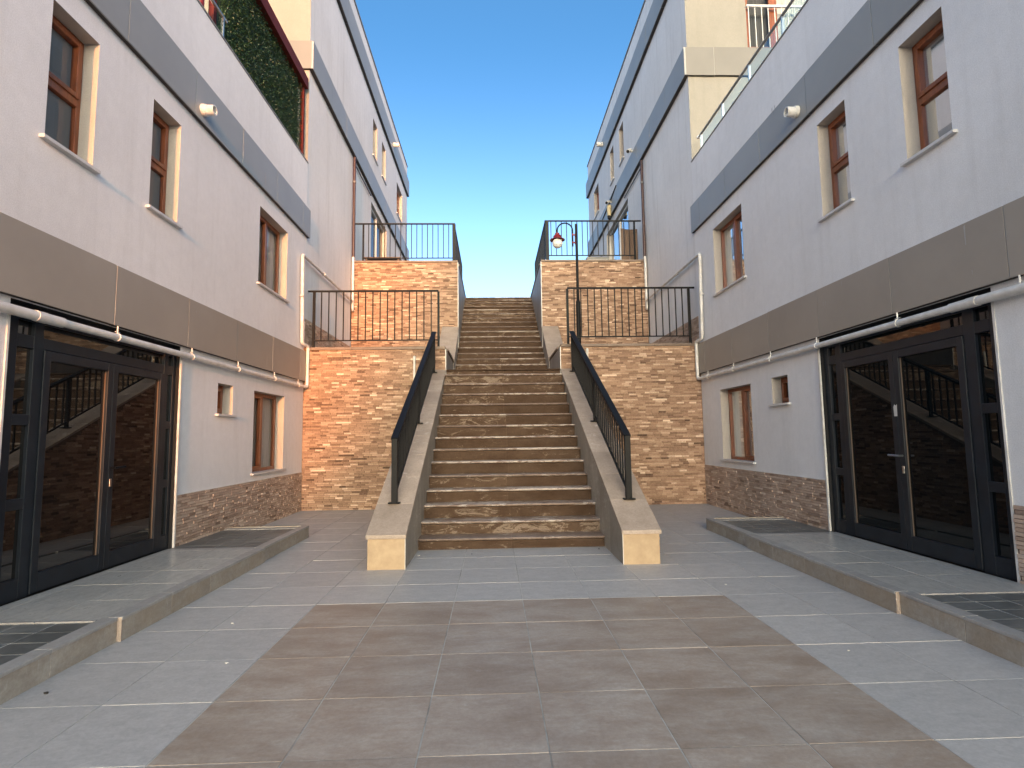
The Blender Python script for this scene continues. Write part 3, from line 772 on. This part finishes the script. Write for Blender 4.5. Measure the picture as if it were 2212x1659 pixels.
# cheek walls of the lower flight
def zc(y): return .39 + (y - 6.33) * .4667       # top of coping
for S in (0, 1):
    xi, xo = (CXL, CXL - .42) if S == 0 else (CXR, CXR + .42); xa, xb = min(xi, xo), max(xi, xo); sg = 1 if S == 0 else -1
    t = .045
    mb = MB(); mb.prism([(xa + .013, 6.345, -.02), (xa + .013, YE, -.02), (xa + .013, YE, zc(YE) - t), (xa + .013, 6.345, zc(6.345) - t)], (xb - xa - .026, 0, 0))
    ch = mb.build('cheek_wall', M['grout_dark'], ST, label=('left', 'right')[S] + ' sloping side wall of the lower flight')
    mb = MB(); mb.box(xa + .004, xb - .004, 6.332, 6.344, -.01, zc(6.345) - t - .002); mb.build('front_tile', M['peach_tile'], ch, bev=.002)
    mb = MB(); mb.box(xi - sg * .0005 - (.006 if sg > 0 else 0), xi - sg * .0005 + (.006 if sg < 0 else 0), 6.3265, 6.336, -.01, zc(6.345) - t - .002); mb.build('corner_trim', M['white_pvc'], ch)
    n = 8; sl = (YE - 6.345) / n
    for i in range(n):
        y0, y1 = 6.345 + i * sl + .001, 6.345 + (i + 1) * sl - .001
        for (u, ux, mk) in ((xi, xi - sg * .012, 'cheek'),):
            mb = MB(); mb.prism([(u, y0, -.01), (u, y1, -.01), (u, y1, zc(y1) - t - .001), (u, y0, zc(y0) - t - .001)], (ux - u, 0, 0)); mb.build('side_slab', M[mk], ch)
    n = 9; L0, L1 = 6.30, YE - .02; sl = (L1 - L0) / n
    for i in range(n):
        y0, y1 = L0 + i * sl + .0015, L0 + (i + 1) * sl - .0015
        mb = MB(); mb.prism([(xa - .012, y0, zc(y0) - t), (xa - .012, y1, zc(y1) - t), (xa - .012, y1, zc(y1)), (xa - .012, y0, zc(y0))], (xb - xa + .024, 0, 0)); mb.build('coping', M['cap'], ch, bev=.005)
    # outer side in split stone
    def ins(u0, v0, u1, v1, S=S):
        y0, y1 = (6.345 + u0, 6.345 + u1) if S == 1 else (YE - u1, YE - u0)
        return v1 < zc(min(y0, y1)) - t
    xo_ = xo
    if S == 0: clad(ch, (xo + .013, YE, 0), -math.pi / 2, YE - 6.345, 2.8, ins, M['stone_tan'], 0, 41)
    else: clad(ch, (xo - .013, 6.345, 0), math.pi / 2, YE - 6.345, 2.8, ins, M['stone_tan'], 0, 42)
    # sloping parapet beside the upper flight
    ui, uo = (UXL, UXL - .42) if S == 0 else (UXR, UXR + .42); ua, ub = min(ui, uo), max(ui, uo)
    za, zb_ = (3.40, 4.50)
    mb = MB(); mb.prism([(ua, 13.71, 2.8), (ua, 15.37, 2.8), (ua, 15.37, zb_ - .05), (ua, 13.71, za - .05)], (ub - ua, 0, 0)); pw = mb.build('parapet_wall', M['side_tile'], ST)
    n = 3
    for i in range(n):
        f0, f1 = i / n + .001, (i + 1) / n - .001; y0, y1 = 13.62 + 1.755 * f0, 13.62 + 1.755 * f1
        q0, q1 = za - .06 + (zb_ - za + .06) * f0, za - .06 + (zb_ - za + .06) * f1
        mb = MB(); mb.prism([(ua - .02, y0, q0 - .05), (ua - .02, y1, q1 - .05), (ua - .02, y1, q1), (ua - .02, y0, q0)], (ub - ua + .04, 0, 0)); mb.build('coping', M['cap'], pw, bev=.005)

# ------------------------------------------------------------------ railings
def bar(mb, p, q, w, h):
    p, q = Vector(p), Vector(q); d = (q - p).normalized()
    up = Vector((0, 0, 1)) if abs(d.z) < .95 else Vector((0, 1, 0)); s = d.cross(up).normalized(); u = s.cross(d).normalized()
    pts = [p + s * w / 2 + u * h / 2, p - s * w / 2 + u * h / 2, p - s * w / 2 - u * h / 2, p + s * w / 2 - u * h / 2]
    mb.prism([tuple(v) for v in pts], tuple(q - p)); return mb

def railing(label, runs, posts, group='black metal railings', plates=True):
    """runs: (p_top0, p_top1, drop_to_bottom_rail, baluster spacing, ext0, ext1); posts: (x,y,zbase,ztop,w)"""
    r = thing('railing', label, 'railing', group)
    for (a, b, drop, sp, e0, e1, w) in runs:
        a, b = Vector(a), Vector(b); d = (b - a).normalized()
        mb = MB(); bar(mb, a - d * e0, b + d * e1, w, .035); mb.build('top_rail', M['black_metal'], r, bev=.003)
        lo = Vector((0, 0, -drop)); mb = MB(); bar(mb, a + lo, b + lo, .025, .025); mb.build('bottom_rail', M['black_metal'], r)
        n = max(1, round((b - a).length / sp))
        for i in range(1, n):
            p = a + (b - a) * i / n; mb = MB(); mb.box(p.x - .0105, p.x + .0105, p.y - .0105, p.y + .0105, p.z - drop + .012, p.z - .017); mb.build('baluster', M['black_metal'], r)
    for (x, y, z0, z1, w) in posts:
        mb = MB(); mb.box(x - w / 2, x + w / 2, y - w / 2, y + w / 2, z0, z1); po = mb.build('post', M['black_metal'], r, bev=.003)
        if plates:
            mb = MB(); mb.box(x - .07, x + .07, y - .06, y + .06, z0 - .004, z0 + .012); mb.build('base_plate', M['black_metal'], po, bev=.003)
    return r
# lower flight hand railings
for S in (0, 1):
    x = (-1.20, 1.65)[S]
    ya, yb = (6.88, 11.45)
    za, zb_ = 1.43, 3.60
    railing(('sloping black railing on the left cheek wall of the stairs', 'sloping black railing on the right cheek wall of the stairs')[S],
            [((x, ya, za), (x, yb, zb_), .70, .152, .02, .0, .085)],
            [(x, yy, zc(yy) + .004, za + (yy - ya) * (zb_ - za) / (yb - ya) - .01, w) for yy, w in ((6.89, .07), (9.05, .045), (11.38, .05))])
Z1 = 3.325
railing('black railing along the edge of the lower left terrace', [((-3.76, 11.75, 4.555), (-1.14, 11.75, 4.555), 1.06, .153, .13, .0, .045)],
        [(-3.76, 11.75, Z1 - .003, 4.54, .05), (-1.14, 11.75, Z1 - .003, 4.54, .045)], plates=False)
railing('black railing along the edge of the lower right terrace behind the lamp arm', [((1.62, 11.75, 4.60), (4.26, 11.75, 4.60), 1.06, .149, .0, .13, .045)],
        [(1.62, 11.75, Z1 + .025, 4.585, .05), (4.26, 11.75, Z1 + .025, 4.585, .05)], plates=False)
Z2 = 6.385
railing('black railing round the upper left terrace against the sky', [((-3.62, 15.5, 7.50), (-1.06, 15.5, 7.50), 1.0, .152, .25, .03, .045), ((-1.06, 15.5, 7.497), (-1.06, 19.4, 7.497), 1.0, .13, 0, 0, .045)],
        [(-3.62, 15.5, Z2, 7.48, .045), (-1.06, 15.5, Z2, 7.48, .09), (-1.06, 17.5, Z2, 7.478, .045), (-1.06, 19.4, Z2, 7.478, .05)], plates=False)
railing('black railing round the upper right terrace behind the street lamp', [((1.56, 15.5, 7.585), (4.12, 15.5, 7.585), 1.02, .150, .03, .20, .045), ((1.56, 15.5, 7.582), (1.56, 19.4, 7.582), 1.02, .13, 0, 0, .045)],
        [(1.60, 15.5, Z2 + .01, 7.565, .09), (4.12, 15.5, Z2 + .01, 7.565, .05), (1.56, 17.5, Z2 + .01, 7.563, .045), (1.56, 19.4, Z2 + .01, 7.563, .05)], plates=False)

# ------------------------------------------------------------------ street lamp
LM = thing('street_lamp', 'black street lamp with hooked arm, dark red hood and white globe', 'street lamp')
ly = 12.25
mb = MB(); mb.tube([(1.93, ly, 3.19), (1.93, ly, 4.42)], .05, 16); mb.tube([(1.93, ly, 4.42), (1.93, ly, 4.47)], .05, 16, radii=[.05, .033]); mb.tube([(1.93, ly, 4.47), (1.93, ly, 6.22)], .031, 16); mb.build('pole', M['black_metal'], LM, True)
arc = [(1.845, ly, 5.70), (1.845, ly, 6.05)] + [(1.67 + .175 * math.cos(t), ly, 6.07 + .175 * math.sin(t)) for t in [math.pi * k / 14 for k in range(15)]] + [(1.495, ly, 6.0)]
mb = MB(); mb.tube(arc, .016, 12); mb.build('arm', M['black_metal'], LM, True)
for zz in (5.97, 5.79):
    mb = MB(); mb.tube([(1.83, ly, zz), (1.86, ly, zz)], .032, 12); mb.tube([(1.85, ly, zz), (1.905, ly, zz)], .017, 12); mb.tube([(1.893, ly, zz), (1.90, ly, zz)], .04, 12); mb.build('bracket', M['red'], LM, True)
mb = MB(); mb.box(1.893, 1.90, ly - .02, ly + .02, 5.76, 6.0); mb.build('bracket_plate', M['red'], LM)
mb = MB(); mb.lathe((1.495, ly, 5.80), [(.018, .215), (.05, .205), (.055, .17), (.085, .15), (.10, .10), (.115, .085), (.17, .055), (.172, .045), (.11, .06), (.05, .08)]); mb.build('lamp_hood', M['red'], LM, True)
mb = MB(); mb.lathe((1.495, ly, 5.775), [(.0005, .08)] + [(.118 * math.cos(t), .118 * math.sin(t) * .98) for t in [R(50 - 140 * k / 14) for k in range(15)]]); mb.build('globe', M['globe'], LM, True)
mb = MB(); mb.tube([(1.93, ly, 4.38), (1.93, ly, 4.46)], .036, 12); mb.build('tag', M['yellow'], LM)

# ------------------------------------------------------------------ pipes
def bend(a, b, c, r=.06, n=6):
    a, b, c = Vector(a), Vector(b), Vector(c); d0 = (a - b).normalized(); d1 = (c - b).normalized(); out = []
    for k in range(n + 1):
        t = k / n; p = b + d0 * r * (1 - t) ** 2 + d1 * r * t ** 2; out.append(tuple(p))
    return out
def pipe_path(pts, r=.06):
    out = [pts[0]]
    for a, b, c in zip(pts, pts[1:], pts[2:]): out += bend(a, b, c, r)
    return out + [pts[-1]]
def drain(F, S):
    P = thing('drainpipe', ('white drainpipe running along the left block under the taupe panels and up its corner', 'white drainpipe running along the right block under the taupe panels and up its corner')[S], 'pipe', 'white drainpipes')
    z = (2.50, 2.585)[S]; d = .065; zt = (3.345, 3.375)[S]
    mb = MB(); mb.tube([F(-1.4, z, d), F(4.85, z, d)], .043, 16); mb.tube([F(4.75, z, d), F(4.86, z, d)], .048, 16); mb.build('pipe_length', M['white_pvc'], P, True)
    mb = MB(); mb.tube([F(4.80, z, d), F(8.0, z, d)], .036, 16); mb.tube([F(4.86, z, d), F(5.05, z, d)], .045, 16); mb.build('pipe_length', M['white_pvc'], P, True)
    path = pipe_path([F(8.0, z, d), F(11.25, z, d), F(11.53, z, d + .035), F(11.53, zt, d + .035), F(11.27, zt + .02, d), F(11.2, 5.18, d), F(15.2, 5.18, d + .01), F(15.2, 4.95, d + .01)], .075)
    mb = MB(); mb.tube(path, .033, 14); mb.build('pipe_run', M['white_pvc'], P, True)
    mb = MB(); mb.tube([F(15.25, 4.93, d), F(15.25, 6.45, d)], .036, 14); mb.build('pipe_length', M['white_pvc'], P, True)
    cl = [(5.78, 1), (7.2, 1), (8.5, 1), (9.9, 1), (11.1, 1)] if S == 0 else [(4.35, 0), (5.75, 1), (7.25, 0), (8.5, 1), (9.85, 0), (11.05, 1)]
    for u, up in cl:
        mb = MB(); mb.tube([F(u - .009, z, d), F(u + .009, z, d)], .044, 16); a = F(u, z + .04, d); b = F(u, z + .115, d); mb.tube([a, b], .008, 8)
        mb.tube([F(u - .035, z + .052, d), F(u + .035, z + .052, d)], .005, 8); mb.build('pipe_clip', M['white_pvc'], P, True)
    for p0, p1 in ((F(11.21, 4.3, d), F(11.21, 4.33, d)), (F(12.6, 5.18, d), F(12.63, 5.18, d)), (F(14.3, 5.18, d), F(14.33, 5.18, d)), (F(15.25, 5.8, d), F(15.25, 5.83, d))):
        mb = MB(); mb.tube([p0, p1], .046, 14); mb.build('pipe_clip', M['white_pvc'], P, True)
    Q = thing('downpipe', ('brown downpipe coming down from the grey panels of the left rear block', 'brown downpipe coming down from the grey panels of the right rear block')[S], 'pipe', 'brown downpipes')
    zz = (9.35, 9.28)[S]
    mb = MB(); mb.tube([F(15.27, 6.45, d), F(15.27, zz, d)], .04, 14); mb.build('pipe_length', M['brown_pipe'], Q, True)
    mb = MB(); mb.tube([F(15.27, 8.6, d), F(15.27, 8.65, d)], .05, 14); mb.build('pipe_clip', M['coping'], Q, True)
    mb = MB(); mb.tube([F(15.35, zz - .12, .035), F(17.5, zz - .12, .035)], .02, 10); mb.build('pipe_branch', M['brown_pipe'], Q, True)
drain(FL, 0); drain(FR, 1)
for x, y0, z0, z1, l in ((-1.62, 11.545, 2.0, 3.13, 'short capped white pipe stub on the lower left stone wall'), (1.985, 11.545, 2.0, 3.26, 'short capped white pipe stub on the lower right stone wall')):
    P = thing('vent_stub', l, 'pipe'); mb = MB(); mb.tube([(x, y0, z0), (x, y0, z1 - .1)], .023, 12); mb.build('pipe_length', M['white_pvc'], P, True)
    mb = MB(); mb.lathe((x, y0, z1 - .1), [(.028, 0), (.03, .06), (.026, .085), (.01, .1)], 14); mb.build('pipe_cap', M['white_pvc'], P, True)

# ------------------------------------------------------------------ glass balustrades
def balus(F, S):
    B = thing('glass_balustrade', ('short glass balustrade with steel rail on the left roof terrace beside the hedge', 'long glass balustrade with dark steel rail on the right roof terrace')[S], 'balustrade', 'glass balustrades on the roof terraces')
    zp = (7.325, 7.385)[S]; zt = (7.76, 7.80)[S]; dd = -.09
    u1 = (7.98, 11.22)[S]; n = (8, 11)[S]; sp = 1.12
    for i in range(n):
        a = u1 - (i + 1) * sp; b = u1 - i * sp
        mb = MB(); mb.quad(F(a + .03, zp + .03, dd), F(b - .03, zp + .03, dd), F(b - .03, zt - .05, dd), F(a + .03, zt - .05, dd)); mb.build('glass_pane', M['rail_glass'], B)
        mb = MB(); fbox(mb, F, b - .022, b + .003, zp, zt - .02, dd - .02, dd + .02); mb.build('post', M['silver'], B)
    mb = MB(); mb.tube([F(u1 - n * sp, zt, dd), F(u1 + .1, zt, dd)], .024, 12); mb.build('handrail', M['coping'] if S else M['silver'], B, True)
    if S: mb = MB(); mb.tube([F(u1 + .1, zt, dd), F(u1 + .14, zt, dd)], .04, 12); mb.build('rail_end', M['silver'], B, True)
balus(FL, 0); balus(FR, 1)

# ------------------------------------------------------------------ hedge screen with red steel frame
HS = thing('hedge_screen', 'artificial green hedge screen in a dark red steel frame on the left roof terrace', 'hedge')
hb = MB(); fbox(hb, FL, 7.95, 11.36, 7.20, 8.97, -.22, -.16); hb.build('backing', M['hedge_back'], HS)
lm, nt, bs, pos = newmat('hedge_leaf')
at = nd(nt, 'ShaderNodeAttribute'); at.attribute_name = 'tone'
nt.links.new(ramp(nt, at.outputs['Fac'], [(0, (.010, .032, .014)), (.5, (.016, .048, .018)), (1, (.034, .078, .022))]), bs.inputs['Base Color']); bs.inputs['Roughness'].default_value = .5
leaf = MB(); rr = random.Random(5)
for i in range(34000):
    u = rr.uniform(7.93, 11.37); z = rr.uniform(7.2, 8.98); d = rr.uniform(-.16, -.085) + (rr.random() < .04) * rr.uniform(0, .07)
    c = Vector(FL(u, z, d)); a = Vector((rr.uniform(.1, .9), rr.uniform(-1, 1), rr.uniform(-1, .6))).normalized(); s = a.cross(Vector((rr.uniform(-1, 1), rr.uniform(-1, 1), rr.uniform(-1, 1)))).normalized()
    L = rr.uniform(.014, .034); w_ = L * .32; b = len(leaf.v)
    leaf.v += [tuple(c), tuple(c + a * L * .5 + s * w_), tuple(c + a * L), tuple(c + a * L * .5 - s * w_)]; leaf.f.append((b, b + 1, b + 2, b + 3))
    leaf.tone.append(min(1, max(0, rr.gauss(.45, .16) + (.22 if u < 8.9 else -.08))))  # beam shadow put into leaf tone: paler near part, darker far part
leaf.build('foliage', lm, HS, kind='stuff', tone=True)
mb = MB(); fbox(mb, FL, 6.2, 11.52, 8.93, 9.17, -.20, .0); mb.build('beam', M['redbrown'], HS, bev=.006)
mb = MB(); fbox(mb, FL, 11.42, 11.50, 6.45, 8.93, -.14, -.06); mb.build('post', M['redbrown'], HS, bev=.004)
mb = MB(); mb.tube([FL(7.66, 6.45, -.26), FL(7.66, 8.93, -.26)], .05, 14); mb.build('post', M['red'], HS, True)
mb = MB(); fbox(mb, FL, 7.84, 7.92, 6.45, 8.93, -.24, -.16); mb.build('post', M['redbrown'], HS)

# ------------------------------------------------------------------ things on the rear right block and upper terraces
def camera_box(u, z, label):
    T_ = thing('security_camera', label, 'camera', 'security cameras')
    mb = MB(); mb.tube([GRf(u, z, .07), GRf(u, z - .02, .18)], .03, 12); mb.build('bracket', M['white_paint'], T_, True)
    mb = MB(); mb.tube([GRf(u + .02, z + .04, .16), GRf(u - .16, z - .10, .28)], .055, 14); mb.build('housing', M['white_paint'], T_, True)
    mb = MB(); mb.tube([GRf(u - .155, z - .096, .277), GRf(u - .18, z - .115, .293)], .045, 14); mb.build('lens', M['dark_void'], T_, True)
camera_box(16.1, 10.02, 'white security camera on the upper right facade at the end of the hanging cable')
camera_box(19.3, 9.80, 'smaller white security camera above the cream lamp on the right rear block')
T_ = thing('wall_lamp', 'cream cylindrical wall lamp with dark base under the second camera', 'lamp')
mb = MB(); mb.tube([GRf(19.35, 9.30, .16), GRf(19.35, 9.68, .16)], .075, 14); mb.build('diffuser', M['yellow'], T_, True)
mb = MB(); mb.tube([GRf(19.35, 9.20, .16), GRf(19.35, 9.30, .16)], .06, 14); mb.tube([GRf(19.35, 9.25, .07), GRf(19.35, 9.25, .16)], .03, 10); mb.build('base', M['dark_void'], T_, True)
mb = MB(); pts = []
for k in range(25):
    t = k / 24; u = 12.0 + 3.95 * t; z = 10.02 - .42 * math.sin(math.pi * min(1, t * 1.02)) * (.6 + .4 * t) + .0 * t; pts.append(GRf(u, z if k else 10.02, .078))
mb.tube(pts, .009, 8); mb.build('cable', M['dark_void'], smooth=True, label='thin black cable sagging across the grey panels of the right rear block', cat='cable')
mb = MB(); mb.prism([GRf(18.35, 9.99, .075), GRf(19.6, 9.86, .075), GRf(20.9, 9.72, .075), GRf(19.6, 9.78, .075)], (-.05, 0, 0)); mb.build('awning_arm', M['dark_void'], label='long dark tapering awning arm fixed on the panels behind the wall lamp', cat='awning arm')  # thin dark tapering strip along the panels
for i, (x0, x1) in enumerate(((3.73, 3.97), (4.0, 4.12), (4.16, 4.36))):
    pass
T_ = thing('wooden_fence_panel', 'brown wooden boards leaning behind the upper right terrace railing', 'wooden panel')
for i in range(4):
    x0 = 3.84 + i * .125; mb = MB(); mb.box(x0, x0 + .12, 15.95 + (i % 2) * .012, 15.975 + (i % 2) * .012, 6.285, 7.52 + random.uniform(-.02, .02)); mb.build('board', M['wood'], T_, bev=.004)
T_ = thing('bench', 'low brown slatted bench on the upper left terrace behind the railing', 'bench')
for i in range(5):
    mb = MB(); mb.box(-3.78, -2.72, 16.3 + i * .1, 16.385 + i * .1, 6.76, 6.80); mb.build('seat_slat', M['wood'], T_)
for i in range(3):
    mb = MB(); mb.box(-3.74, -2.76, 16.31, 16.33, 6.34 + i * .13, 6.42 + i * .13); mb.build('front_slat', M['wood'], T_)
for x in (-3.74, -2.80):
    for y in (16.32, 16.72): mb = MB(); mb.box(x, x + .05, y, y + .05, 6.28, 6.76); mb.build('leg', M['wood'], T_)
T_ = thing('air_conditioner', 'small pale louvred unit standing on the upper right terrace beside the wooden boards', 'air conditioner')
mb = MB(); mb.box(2.85, 3.52, 16.2, 16.5, 6.285, 6.76); mb.build('casing', M['coping'], T_, bev=.01)
for i in range(4): mb = MB(); mb.box(2.9, 3.47, 16.185, 16.199, 6.36 + i * .09, 6.40 + i * .09); mb.build('louvre', M['marble'], T_)
# paper remains stuck on the right door and small wear marks
mb = MB(); mb.prism([FR(5.985, 1.60, -.026), FR(6.03, 1.60, -.026), FR(6.035, 1.70, -.026), FR(6.02, 1.73, -.026), FR(6.0, 1.715, -.026), FR(5.98, 1.73, -.026)], (-.0015, 0, 0))
mb.build('paper_sticker', M['litter'], label='torn white paper sticker on the middle stile of the right entrance door', cat='sticker')
# chalk-white scratches and paint drips on the panels
def mark(parent, F, u, z0, z1, d, w=.006):
    mb = MB(); mb.prism([F(u - w / 2, z1, d), F(u + w / 2, z1 - .01, d), F(u + w / 3, z0, d), F(u - w / 4, z0 + .01, d)], tuple(Vector(F(0, 0, d + .001)) - Vector(F(0, 0, d)))); mb.build('paint_drip', M['sealant'], parent)
for u, z, h in ((6.86, 2.89, .05), (7.27, 3.08, .04), (9.57, 2.66, .19), (10.11, 2.80, .05), (5.2, 3.0, .03)): mark(BL, FL, u, z, z + h, .062)
mark(BL, FL, 9.3, 5.74, 5.98, .062, .014)
for u, z, h in ((7.05, 3.08, .06), (7.0, 3.08, .06), (6.65, 3.24, .06), (9.11, 3.0, .05), (8.24, 2.87, .06), (4.79, 2.83, .05)): mark(BR, FR, u, z, z + h, .062)
mark(BR, FR, 4.83, 3.12, 3.31, .062, .016); mark(BR, FR, 8.03, 6.30, 6.42, .062, .02); mark(BR, FR, 7.95, 6.27, 6.41, .062, .015)
